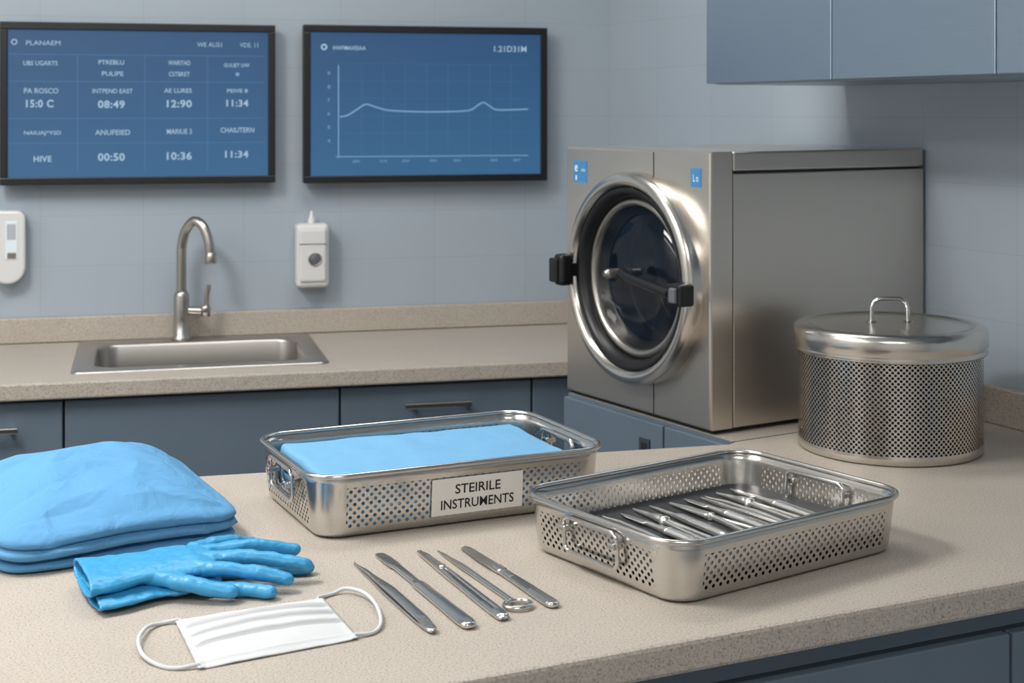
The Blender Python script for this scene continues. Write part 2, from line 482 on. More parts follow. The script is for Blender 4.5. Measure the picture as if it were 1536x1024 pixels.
for t, x, y, ww, hh in (('15:0 C', 58, 156, 40, 12), ('08:49', 163, 157, 40, 12), ('12:90', 265, 156, 38, 12), ('11:34', 354, 155, 34, 11),
                        ('HIVE', 62, 238, 26, 9), ('00:50', 163, 236, 40, 12), ('10:36', 265, 235, 38, 12), ('11:34', 353, 233, 36, 11)):
    T1(t, x, y, ww, hh, M_glyph, .025)
lathe('dot_icon', [(.0001, .001), (.005, .001), (.005, 0)], M_glyph2, m1, c=M1(354, 111), axis='-Y', n=16)

m2, w2, h2 = monitor('wall_monitor', .382, 1.006, 1.274, 1.666)
def M2(px, py): return ((px - 455) / 365 * w2, .0045, h2 - (py - 38) / 235 * h2)
def T2(t, px, py, wp, hp, mat=M_glyph, bold=.01): text('text_' + t.replace(' ', '_')[:12], t, mat, m2, M2(px, py), wp * .0017, hp * .0017, bold=bold)
T2('HWFMAXEIAA', 522, 72, 48, 6); T2('1.21D31M', 763, 71, 50, 9)
lathe('header_icon', [(.004, 0), (.004, .001), (.008, .001), (.008, 0)], M_glyph, m2, c=M2(485, 71), axis='-Y', n=20)
for i, x in enumerate(range(540, 790, 32)): ln('grid_v_%d' % i, M2(x, 95), M2(x, 232), m2, t=.0003)
for i, y in enumerate(range(95, 225, 26)): ln('grid_h_%d' % i, M2(507, y), M2(790, y), m2, t=.0003)
ln('axis_v', M2(506, 98), M2(506, 235), m2, M_glyph2, t=.0014)
ln('axis_h', M2(503, 234), M2(790, 234), m2, M_glyph2, t=.0012)
cv = [(508, 175), (520, 172), (534, 163), (546, 156), (560, 160), (580, 165), (620, 167), (665, 167), (700, 165), (712, 158), (722, 153), (732, 159), (742, 164), (765, 164), (790, 163)]
tube('trend_curve', [M2(*p) for p in cv], .0020, M_glyph2, m2, smoothpath=True, sub=4)
for i, x in enumerate((532, 572, 605, 646, 682, 738, 773)): T2('0' + str(i) + 'W', x, 241, 11, 4, M_glyph2)
for i, y in enumerate((110, 130, 150, 170, 190, 210)): T2('%d' % (9 - i), 492, y, 4, 5, M_glyph2)

# ------------------------------------------------------------------ peninsula counter
pc = empty('peninsula_counter')
def frontpt(x): return (x, 1.525 + (x - 1.004) * .1957)
def wallx(y): return 1.19 + (3.68 - y) * .205
top = [frontpt(-1.1), frontpt(1.62), (wallx(1.66), 1.66), (wallx(2.437), 2.437), (.956, 2.287), (.94, 2.272), (-1.1, 2.262)]
top[1] = (1.612, 1.525 + .608 * .1957)
prism('countertop', top, .865, .9, M_counter, pc, bevel=.005)
base = [(-1.07, 1.15), (1.58, 1.67), (1.44, 2.39), (.93, 2.245), (-1.07, 2.235)]
prism('carcass', base, .08, .865, M_cabdk, pc)
fr = empty('front_panels', (1.004, 1.525, 0), math.atan(.1957), pc)
for i in range(4):
    x0 = .56 - .56 * (i + 1); x1 = x0 + .555
    box('drawer_%d' % i, (x0, .018, .64), (x1, .045, .832), M_cab, fr, bevel=.002)
    box('lower_door_%d' % i, (x0, .018, .10), (x1, .045, .635), M_cab, fr, bevel=.002)
box('top_rail', (-2.0, .028, .838), (.56, .045, .864), M_cab, fr, bevel=.001)

# ------------------------------------------------------------------ autoclave + its base cabinet
AR = math.radians(17.1)
ab = empty('equipment_base_cabinet', (.937, 2.342, 0), AR)
prism('carcass', [(.004, -.052), (.50, -.052), (.47, .446), (.004, .446)], 0, .898, M_cab, ab, topmat=M_counter)
box('panel_1', (-.008, .125, .10), (.004, .444, .893), M_cab, ab)
box('panel_2', (-.008, -.052, .10), (.004, .120, .893), M_cab, ab)
box('socket_plate', (-.011, .160, .80), (-.008, .192, .862), M_cabdk, ab, bevel=.001)
box('socket_a', (-.0125, .168, .812), (-.010, .184, .830), M_dark, ab, bevel=.001)
box('socket_b', (-.0125, .168, .836), (-.010, .184, .854), M_dark, ab, bevel=.001)
cf = empty('corner_counter')
prism('countertop', [(.935, 3.119), (.835, 2.79), (1.27, 2.925), (wallx(2.95) - .002, 2.95), (wallx(3.119) - .002, 3.119)], .865, .899, M_counter, cf)
prism('carcass', [(.955, 3.119), (.855, 2.80), (1.27, 2.93), (1.32, 2.95), (1.28, 3.119)], 0, .865, M_cab, cf)

ac = empty('steam_autoclave', (.937, 2.342, .9), AR)
W, D, H = .446, .512, .482
Yc, Zc, Rr = .207, .248, .193
n = 96; ro = .163
outer = []; inner = []
for j in range(n + 1):
    a = 2 * math.pi * (j % n) / n
    c_, s_ = math.cos(a), math.sin(a)
    ty = ((W - Yc) / c_ if c_ > 0 else -Yc / c_) if abs(c_) > 1e-6 else 1e9
    tz = ((H - Zc) / s_ if s_ > 0 else -(Zc - .006) / s_) if abs(s_) > 1e-6 else 1e9
    t = min(ty, tz)
    outer.append((Yc + t * c_, Zc + t * s_)); inner.append((Yc + ro * c_, Zc + ro * s_))
for cy, cz in ((0, .006), (W, .006), (0, H), (W, H)):
    k = min(range(n), key=lambda q: (outer[q][0] - cy) ** 2 + (outer[q][1] - cz) ** 2)
    outer[k] = (cy, cz)
    if k == 0: outer[n] = outer[0]
e = .004
def shrink(p, q): return (min(max(p[0], q), W - q), min(max(p[1], .006 + q), H - q))
rows = [[(0, y, z) for y, z in inner], [(0,) + shrink(p, e) for p in outer], [(.0012,) + shrink(p, .0012) for p in outer],
        [(e, y, z) for y, z in outer], [(.048, y, z) for y, z in outer], [(.048, y, z) for y, z in inner], [(0, y, z) for y, z in inner]]
surf('front_frame', rows, M_steel, ac, smooth=False)
box('body_core', (.20, .004, .004), (D - .01, W - .004, H - .004), M_dark, ac, bevel=0)
box('body_core_seam', (.044, .003, .442), (D - .01, W - .003, .452), M_dark, ac, bevel=0)
box('side_panel_right', (.0505, 0, .006), (D, .012, .444), M_steel, ac, bevel=.002)
box('side_panel_left', (.0505, W - .012, .006), (D, W, .444), M_steel, ac, bevel=.002)
box('rear_panel', (D - .012, .012, .006), (D, W - .012, .444), M_steel, ac, bevel=.002)
box('top_cover', (.0505, 0, .4475), (D, W, H), M_steel, ac, bevel=.004, seg=3)
box('bottom_plate', (.01, .006, 0), (D - .01, W - .006, .008), M_dark, ac, bevel=0)
box('frame_seam', (-.0006, .160, .008), (.001, .162, Zc - .17), M_dark, ac, bevel=0)
box('frame_seam_top', (-.0006, .160, Zc + .17), (.001, .162, H - .004), M_dark, ac, bevel=0)
ctr = (0, Yc, Zc)
lathe('door_ring', [(Rr, 0), (Rr, .024), (Rr - .004, .031), (Rr - .011, .035), (Rr - .018, .035), (Rr - .024, .031), (Rr - .027, .024), (Rr - .028, -.002)], M_steel_h, ac, c=ctr, axis='-X', n=96)
lathe('door_gasket', [(.165, .026), (.160, .027), (.152, .022), (.147, .010), (.146, -.02)], M_black, ac, c=ctr, axis='-X', n=96)
lathe('inner_ring', [(.146, .004), (.141, .010), (.135, .010), (.131, .004), (.130, -.02)], M_steel_dk, ac, c=ctr, axis='-X', n=96)
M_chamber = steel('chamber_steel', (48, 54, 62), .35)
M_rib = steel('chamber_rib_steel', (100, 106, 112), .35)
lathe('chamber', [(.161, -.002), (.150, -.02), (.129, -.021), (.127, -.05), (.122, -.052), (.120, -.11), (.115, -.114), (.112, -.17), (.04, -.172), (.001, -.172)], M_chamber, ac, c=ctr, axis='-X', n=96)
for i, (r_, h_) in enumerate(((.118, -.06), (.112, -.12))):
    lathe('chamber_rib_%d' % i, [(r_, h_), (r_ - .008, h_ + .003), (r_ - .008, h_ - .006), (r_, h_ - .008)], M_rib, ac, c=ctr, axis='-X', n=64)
mg, nt, b = newmat('door_glass')
b.inputs['Base Color'].default_value = lin((14, 26, 40)); b.inputs['Roughness'].default_value = .05
b.inputs['Alpha'].default_value = .60
lathe('door_glass', [(.001, .002), (.08, .0015), (.132, 0), (.132, -.003), (.001, -.003)], mg, ac, c=ctr, axis='-X', n=96)
tube('handle_bar', [(-.034, Yc + .005, Zc + .012), (-.046, Yc - .03, Zc + .006), (-.048, Yc - .155, Zc - .010)], .0085, M_black, ac)
lathe('handle_pivot', [(.001, .045), (.006, .045), (.009, .036), (.009, 0)], M_steel_dk, ac, c=(0, Yc + .045, Zc + .005), axis='-X', n=24)
box('latch', (-.062, .004, Zc - .028), (-.030, .044, Zc + .010), M_black, ac, bevel=.005, seg=3)
box('latch_cap', (-.068, .012, Zc - .022), (-.060, .030, Zc + .004), M_grey, ac, bevel=.003)
box('hinge_arm', (-.045, .372, Zc - .012), (-.004, .390, Zc + .014), M_black, ac, bevel=.003)
box('hinge_knob', (-.066, .364, Zc - .028), (-.038, .394, Zc + .032), M_black, ac, bevel=.008, seg=4)
box('hinge_knob_cap', (-.072, .374, Zc - .022), (-.062, .400, Zc + .024), M_black, ac, bevel=.004, seg=3)
box('sticker_left', (-.0008, .374, .414), (.001, .422, .456), M_blue_lbl, ac, bevel=0)
def tx(nm, t, y, z, ww, hh, mat=M_lblw): return text(nm, t, mat, ac, (-.0012, y, z), ww, hh, rot=(math.pi / 2, 0, -math.pi / 2), bold=.01)
tx('sticker_glyph_1', 'e', .410, .441, .011, .013); tx('sticker_glyph_2', 'AN', .387, .438, .013, .006); tx('sticker_glyph_3', 'I', .410, .423, .005, .009)
box('sticker_right', (-.0008, .025, .420), (.001, .053, .453), M_blue_lbl, ac, bevel=0)
tx('sticker_glyph_4', 'L o', .039, .436, .014, .013)

# ------------------------------------------------------------------ upper cabinets
uc = empty('wall_cabinet', (1.19, 3.68, 0), RW)
box('carcass', (.966, -.312, 1.503), (2.7, 0, 2.25), M_upper, uc, bevel=.001)
us = [.964, 1.351, 1.734, 2.12, 2.50, 2.702]
for i in range(5):
    box('door_%d' % i, (us[i] + .001, -.332, 1.505), (us[i + 1] - .001, -.314, 2.25), M_upper, uc, bevel=.002)

# ------------------------------------------------------------------ sterilizing canister
cn = empty('sterilizing_drum', (1.191, 2.190, .9), math.radians(-14))
R = .1475
prof = [(.001, .004), (R - .012, .004), (R - .004, 0), (R + .001, .003), (R + .001, .012), (R, .016), (R, .160), (R, .180)]
lathe('body', prof, [M_steel_h, M_canp], cn, n=96, uvr=R, qm=lambda i, j: 1 if i == 5 else 0)
lathe('inner_shade_liner', [(R - .006, .006), (R - .006, .175)], plain('drum_inside_shade', (48, 46, 44), .5, metal=.6), cn, n=64)  # dark sheet behind the holes, interior shade put into its colour
lathe('lid', [(R + .002, .160), (R + .006, .160), (R + .0075, .163), (R + .006, .167), (R + .0065, .170), (R + .0085, .173), (R + .0085, .192), (R + .006, .199), (R - .002, .203), (R - .014, .204), (R - .018, .201), (R - .03, .201), (.09, .204), (.05, .205), (.001, .205)], M_steel_h, cn, n=96)
tube('lid_handle', [(-.030, 0, .203), (-.030, 0, .228), (-.026, 0, .238), (-.016, 0, .243), (.016, 0, .243), (.026, 0, .238), (.030, 0, .228), (.030, 0, .203)], .0036, M_chrome, cn)
for i, x in enumerate((-.030, .030)):
    lathe('handle_foot_%d' % i, [(.001, .207), (.007, .207), (.010, .204)], M_chrome, cn, c=(x, 0, 0), n=20)

# ------------------------------------------------------------------ perforated trays
def tray(nm, loc, rz, L, Wd, Ht, R, slot):
    t = empty(nm, loc, rz)
    hx, hy = L / 2, Wd / 2
    sl = .042 / (hy - R)
    xb = [-1, -.5, 0, .5, 1]; yb = [-1, -sl, 0, sl, 1]
    lev = [(.020, .0012), (.013, .003), (.0095, .008), (.008, .014), (.0055, Ht * .46), (.003, Ht - .018), (.0025, Ht - .013), (0.0005, Ht - .002)]
    rows = []
    for ins, z in lev:
        p, tags, u = rloop(hx, hy, R, ins, z, xb, yb)
        rows.append(p)
    _, tags, u = rloop(hx, hy, R, 0, 0, xb, yb)
    def qm(i, j): return 1 if (i in (3, 4) and tags[j] in 'se') else 0
    eidx = [j for j, tg in enumerate(tags) if tg == 'e']
    central = set(eidx[1:3] + eidx[5:7])
    def skip(i, j): return slot and i == 4 and j in central
    ob = surf('basket', rows, [M_tray, M_trayp], t, uv=lambda i, j: (u[j], lev[i][1]), qm=qm, skip=skip, cap0=True)
    md = ob.modifiers.new('s', 'SOLIDIFY'); md.thickness = .0012; md.offset = -1
    rim = rloop(hx, hy, R, -.0005, Ht - .002, xb, yb, nc=12)[0][:-1]
    tube('rim', rim, .0036, M_tray, t, cyclic=True)
    for k, sx in enumerate((-1, 1)):
        for q, off in enumerate((.006, -.010)):
            x = sx * (hx + off - .002)
            zt, zb = (Ht - .010, Ht * .30) if not slot else (Ht - .010, Ht * .40)
            a = .050
            r = .010
            P = []
            for cyy, czz, a0 in ((a - r, zb + r, -90), (a - r, zt - r, 0), (-a + r, zt - r, 90), (-a + r, zb + r, 180)):
                for s_ in range(7):
                    an = math.radians(a0 + 90 * s_ / 6)
                    P.append((x - sx * (.004 * (1 - (czz + r * math.sin(an)) / Ht)), cyy + r * math.cos(an), czz + r * math.sin(an)))
            tube('handle_%d%d' % (k, q), P, .0028, M_chrome, t, cyclic=True)
        for q, yy in enumerate((-.046, .046)):
            box('handle_clip_%d%d' % (k, q), (sx * hx - .010, yy - .006, Ht * .62), (sx * hx + .007, yy + .006, Ht * .62 + .008), M_tray, t, bevel=.002)
    return t
TL_, TW_ = .392, .300
t1 = tray('sterilization_tray', (.393, 2.044, .9), math.radians(11.0), .428, .280, .085, .045, True)
T2C = (.695, 1.728, .9); T2R = math.radians(21.5)
t2 = tray('sterilization_tray', T2C, T2R, TL_, TW_, .074, .045, False)
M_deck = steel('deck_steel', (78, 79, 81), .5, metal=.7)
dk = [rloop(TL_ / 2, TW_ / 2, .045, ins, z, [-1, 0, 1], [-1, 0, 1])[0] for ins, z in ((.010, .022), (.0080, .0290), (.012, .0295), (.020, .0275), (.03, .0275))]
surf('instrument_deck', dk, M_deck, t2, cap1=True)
lb = box('label_card', (-.066, -.0008, -.0245), (.066, 0, .0245), M_paper, t1, bevel=0, loc=(.014, -.140 + .0028, .041), rot=(.075, 0, 0))
text('label_text_1', 'STEIRILE', M_ink, lb, (0, -.0012, .0095), .066, .0130, bold=.012)
text('label_text_2', 'INSTRUMENTS', M_ink, lb, (0, -.0012, -.0105), .106, .0130, bold=.012)

# ------------------------------------------------------------------ cloth shapes
def cushion(nm, a, b, z0, T, mat, parent, k=.1, p=8, dome=None, amp=.002, fs=18, n=56, seed=0, wob=.004, loc=None, rot=None):
    V = []; F = []
    def q(i): return math.sin(math.pi / 2 * (2 * i / n - 1))
    def pt(i, j, sgn):
        s_, t_ = q(i), q(j)
        m = max(abs(s_), abs(t_))
        prof = max(0, 1 - m ** p) ** .5
        x = a * s_ * math.sqrt(1 - k * t_ * t_); y = b * t_ * math.sqrt(1 - k * s_ * s_)
        w1 = noise.noise(Vector((x * 14 + seed, y * 14, 3.1)))
        w2 = noise.noise(Vector((x * 14, y * 14 + seed, 7.7)))
        x += w1 * wob * m; y += w2 * wob * m
        z = z0 + T / 2 + sgn * T / 2 * prof
        if sgn > 0:
            if dome: z += dome(s_, t_) * prof
            z += amp * prof * (noise.noise(Vector((x * fs + seed, y * fs * 1.6, 0))) + .5 * noise.noise(Vector((x * fs * 2.3, y * fs * 2.3 + seed, 2))))
        return (x, y, z)
    N = n + 1
    for sgn in (1, -1):
        for i in range(N):
            for j in range(N): V.append(pt(i, j, sgn))
    for s_ in range(2):
        for i in range(n):
            for j in range(n):
                o = s_ * N * N; F.append((o + i * N + j, o + (i + 1) * N + j, o + (i + 1) * N + j + 1, o + i * N + j + 1))
    return mk(nm, V, F, mat, parent, loc=loc, rot=rot)

for q in range(4):
    top_ = q == 3
    cushion('folded_drape_layer_%d' % q, .186 - .0015 * (q % 2), .117 - .002 * ((q + 1) % 2), .006 + .0158 * q, .0165, M_cloth2, t1, k=.015, p=60, amp=.003 if top_ else 0, fs=12, wob=.002,
            seed=q * 5, dome=(lambda s_, t_: .003 * t_ - .002 * s_) if top_ else None)

# gown bundle
gw = empty('folded_surgical_gown', (-.062, 2.000, .9), math.radians(18.5))
def ridged(x, y, s_):
    v = noise.noise(Vector((x, y, s_)))
    return 1 - min(1, abs(v) * 3.2)
def build_gown():
    A, B = .150, .140
    NT = 280
    def se(th):
        c, s_ = math.cos(th), math.sin(th); e_ = 2 / 7.5
        return (math.copysign(abs(c) ** e_, c), math.copysign(abs(s_) ** e_, s_))
    rows = []
    prof = [(0, -.014), (.02, -.003), (.07, .002), (.14, .003), (.20, .001), (.25, -.006), (.28, -.016), (.31, -.007), (.36, .003), (.44, .007), (.52, .007), (.58, .003), (.61, -.002), (.64, .003), (.72, .006), (.82, .004), (.90, -.001), (.96, -.007), (1.0, -.014)]
    def edgeh(x, y):
        u, v = x / A, y / B
        vv = (v + 1) / 2
        return .050 + .024 * min(1, vv * 1.3) - .010 * max(0, u) ** 2 + .003 * math.sin(3 * u + 1)
    lines = ((.98, -.9, -.5, -.55, .045, .0072), (.98, -.80, .0, -.05, .045, -.0066), (.98, -.6, .3, .45, .045, .0066), (.95, -.2, .35, .8, .05, -.005),
             (-.98, -.75, .2, -.72, .045, -.0055), (-.98, -.2, .0, .15, .05, .006), (-.9, .4, .1, .55, .05, -.005), (-.3, .98, .25, .2, .05, -.005),
             (-.98, -.5, -.2, -.2, .04, -.0045), (.6, -.95, .1, -.35, .04, -.005), (.2, -.96, -.2, -.5, .04, .005))
    def topz(x, y, f):
        u, v = x / A, y / B
        dome = .024 * (1 - .45 * u * u) * (1 - .35 * (v - .3) ** 2)
        z = edgeh(x, y) + dome * (1 - f ** 4.5)
        fade = (1 - f ** 8)
        z += .005 * fade * noise.noise(Vector((x * 9, y * 14, 5)))
        z += .0038 * fade * (ridged(x * 7 + y * 5, y * 16 - x * 6, 3) - .3)
        for x0, y0, x1, y1, wd, hh in lines:
            P0 = Vector((x0, y0)); P1 = Vector((x1, y1)); Q = Vector((u, v)); d_ = P1 - P0
            tt = max(0, min(1, (Q - P0).dot(d_) / d_.length_squared)); dist = (Q - (P0 + d_ * tt)).length
            z += hh * math.exp(-(dist / (wd * (1 + tt * 1.2)))) * (1 - tt * .85) * (1 - f ** 14)
        return z
    for f in (.0, .3, .6, .85):
        rows.append([(A * f * se(2 * math.pi * (j % NT) / NT)[0], B * f * se(2 * math.pi * (j % NT) / NT)[1], 0.0) for j in range(NT + 1)])
    for hf, off in prof:
        ring = []
        for j in range(NT + 1):
            th = 2 * math.pi * (j % NT) / NT
            sx, sy = se(th); x, y = A * sx, B * sy
            nx, ny = Vector((math.copysign(abs(sx) ** 4, sx), math.copysign(abs(sy) ** 4, sy))).normalized()
            w = noise.noise(Vector((x * 9, y * 9, hf * 1.2)))
            fold = ridged(x * 14 + hf * 2.2, y * 14, hf * 1.5 + 9) - .3
            o = off + .006 * w + .0045 * fold * math.sin(math.pi * min(1, hf + .1))
            hh = hf + .12 * math.sin(math.pi * hf) * noise.noise(Vector((x * 8, y * 8, 20)))
            ring.append((x + nx * o, y + ny * o, max(0, hh) * edgeh(x, y)))
        rows.append(ring)
    r0 = rows[-1]
    for k in range(1, 71):
        f = 1 - (k / 70)
        ring = []
        for j in range(NT + 1):
            x, y, z = r0[j]
            X, Y = x * f, y * f
            ring.append((X, Y, topz(X, Y, f) + (z - edgeh(x, y)) * f ** 8 if f > 0 else topz(0, 0, 0)))
        rows.append(ring)
    return surf('gown_bundle', rows, M_cloth, gw)
build_gown()

# ------------------------------------------------------------------ gloves
gl = empty('pair_of_surgical_gloves', (0, .010, 0))
def glove(nm, zc, body, fingers, seed):
    V = []; F = []
    def add(v, f):
        o = len(V); V.extend(v); F.extend([tuple(i + o for i in q) for q in f])
    up = Vector((0, 0, 1))
    P = [Vector((x, y, zc + dz)) for x, y, hw, ht, dz in body]
    def side(i):
        a = P[max(0, i - 1)]; b_ = P[min(len(P) - 1, i + 1)]
        t = (b_ - a).normalized(); return Vector((-t.y, t.x, 0)).normalized()
    inner = []
    for i in (1, 0):
        inner.append((P[i], side(i), up, body[i][2] - .004, body[i][3] - .0035))
    outs = [(P[i], side(i), up, body[i][2], body[i][3]) for i in range(len(P))]
    l = outs[-1]; dirn = (P[-1] - P[-2]).normalized()
    outs.append((l[0] + dirn * .006, l[1], up, l[3] * .85, l[4] * .8))
    outs.append((l[0] + dirn * .009, l[1], up, l[3] * .5, l[4] * .5))
    add(*loft(inner + outs, n=28))
    for pts, r in fingers:
        Q = catmull([Vector(p) for p in pts], 5)
        ss = []
        for i, c in enumerate(Q):
            a = Q[max(0, i - 1)]; b_ = Q[min(len(Q) - 1, i + 1)]
            t = (b_ - a).normalized(); sd_ = Vector((-t.y, t.x, 0)).normalized(); u_ = t.cross(sd_) * -1
            f_ = i / (len(Q) - 1)
            rr = r * (1.0 - .10 * f_)
            ss.append((c, sd_, u_, rr, rr * .82))
        t = (Q[-1] - Q[-2]).normalized(); c, sd_, u_, hw, ht = ss[-1]
        for kk in (.35, .65, .88, 1.0):
            ss.append((c + t * hw * kk, sd_, u_, hw * math.sqrt(max(.02, 1 - kk * kk)), ht * math.sqrt(max(.02, 1 - kk * kk))))
        add(*loft(ss, n=16))
    ob = mk(nm, V, F, M_glove, gl)
    rm = ob.modifiers.new('r', 'REMESH'); rm.mode = 'VOXEL'; rm.voxel_size = .0014; rm.use_smooth_shade = True
    sm = ob.modifiers.new('sm', 'SMOOTH'); sm.iterations = 2; sm.factor = .5
    tex = bpy.data.textures.new('glove_wrinkle%d' % seed, 'CLOUDS'); tex.noise_scale = .022; tex.noise_depth = 2
    dm = ob.modifiers.new('d', 'DISPLACE'); dm.texture = tex; dm.strength = .0042; dm.mid_level = .5; dm.texture_coords = 'LOCAL'
    return ob
glove('lower_glove', .910,
      [(-.060, 1.702, .060, .009, 0), (-.036, 1.708, .057, .009, 0), (0, 1.720, .049, .009, 0), (.035, 1.728, .050, .009, 0), (.060, 1.732, .050, .009, 0), (.075, 1.735, .046, .008, 0)],
      [([(.065, 1.700, .909), (.105, 1.680, .909), (.138, 1.662, .908)], .0104), ([(.07, 1.745, .909), (.125, 1.744, .910), (.188, 1.742, .908)], .0104),
       ([(.065, 1.768, .909), (.12, 1.792, .910), (.164, 1.808, .908)], .0102)], 1)
glove('upper_glove', .928,
      [(-.068, 1.712, .058, .015, -.003), (-.04, 1.718, .054, .014, -.003), (-.005, 1.727, .046, .012, 0), (.025, 1.733, .046, .012, 0), (.050, 1.738, .049, .013, 0), (.068, 1.742, .045, .011, 0)],
      [([(.055, 1.706, .928), (.100, 1.694, .927), (.158, 1.683, .916)], .0106), ([(.060, 1.730, .931), (.120, 1.722, .932), (.184, 1.712, .921)], .0106),
       ([(.060, 1.753, .931), (.120, 1.766, .932), (.176, 1.776, .921)], .0106), ([(.055, 1.775, .930), (.092, 1.804, .928), (.130, 1.834, .916)], .0102),
       ([(.005, 1.698, .926), (.050, 1.676, .920), (.094, 1.662, .913)], .0114)], 2)

# ------------------------------------------------------------------ face mask
mkE = empty('surgical_face_mask', (0, -.010, 0))
TL, TR, BR, BL = Vector((.032, 1.634, 0)), Vector((.195, 1.668, 0)), Vector((.217, 1.531, 0)), Vector((.052, 1.486, 0))
nu, nv = 60, 96
V = []; F = []
for j in range(nv + 1):
    v_ = j / nv
    for i in range(nu + 1):
        u_ = i / nu
        p = (TL * (1 - u_) + TR * u_) * (1 - v_) + (BL * (1 - u_) + BR * u_) * v_
        e_ = min(1, min(u_, 1 - u_) / .06)
        pl = 0
        for c0 in (.26, .46, .66):
            dv = v_ - c0
            pl += .0050 * (math.exp(-(dv / .06) ** 2) if dv < 0 else math.exp(-(dv / .010) ** 2)) * e_
        for c0 in (.09, .92):
            pl += .0014 * math.exp(-((v_ - c0) / .012) ** 2)
        z = .9022 + pl + .009 * math.sin(math.pi * v_) ** .8 * math.sin(math.pi * u_) ** .6
        z += .0010 * noise.noise(Vector((p.x * 40, p.y * 40, 0)))
        if u_ < .04 or u_ > .96: z += .0012
        V.append((p.x, p.y, z))
for j in range(nv):
    for i in range(nu):
        a = j * (nu + 1) + i; F.append((a, a + 1, a + nu + 2, a + nu + 1))
mo = mk('mask_body', V, F, M_mask, mkE)
md = mo.modifiers.new('s', 'SOLIDIFY'); md.thickness = .0012
z = .9022
tube('ear_loop_1', [(.190, 1.664, z + .002), (.208, 1.678, z), (.224, 1.681, z + .004), (.241, 1.655, z + .006), (.2486, 1.610, z + .005), (.246, 1.565, z + .002), (.234, 1.543, z), (.214, 1.537, z + .002)], .0021, M_mask, mkE, smoothpath=True)
tube('ear_loop_2', [(.036, 1.628, z + .002), (.018, 1.626, z), (.004, 1.610, z + .003), (-.005, 1.570, z + .005), (-.001, 1.530, z + .003), (.014, 1.505, z), (.032, 1.492, z), (.054, 1.493, z + .002)], .0021, M_mask, mkE, smoothpath=True)

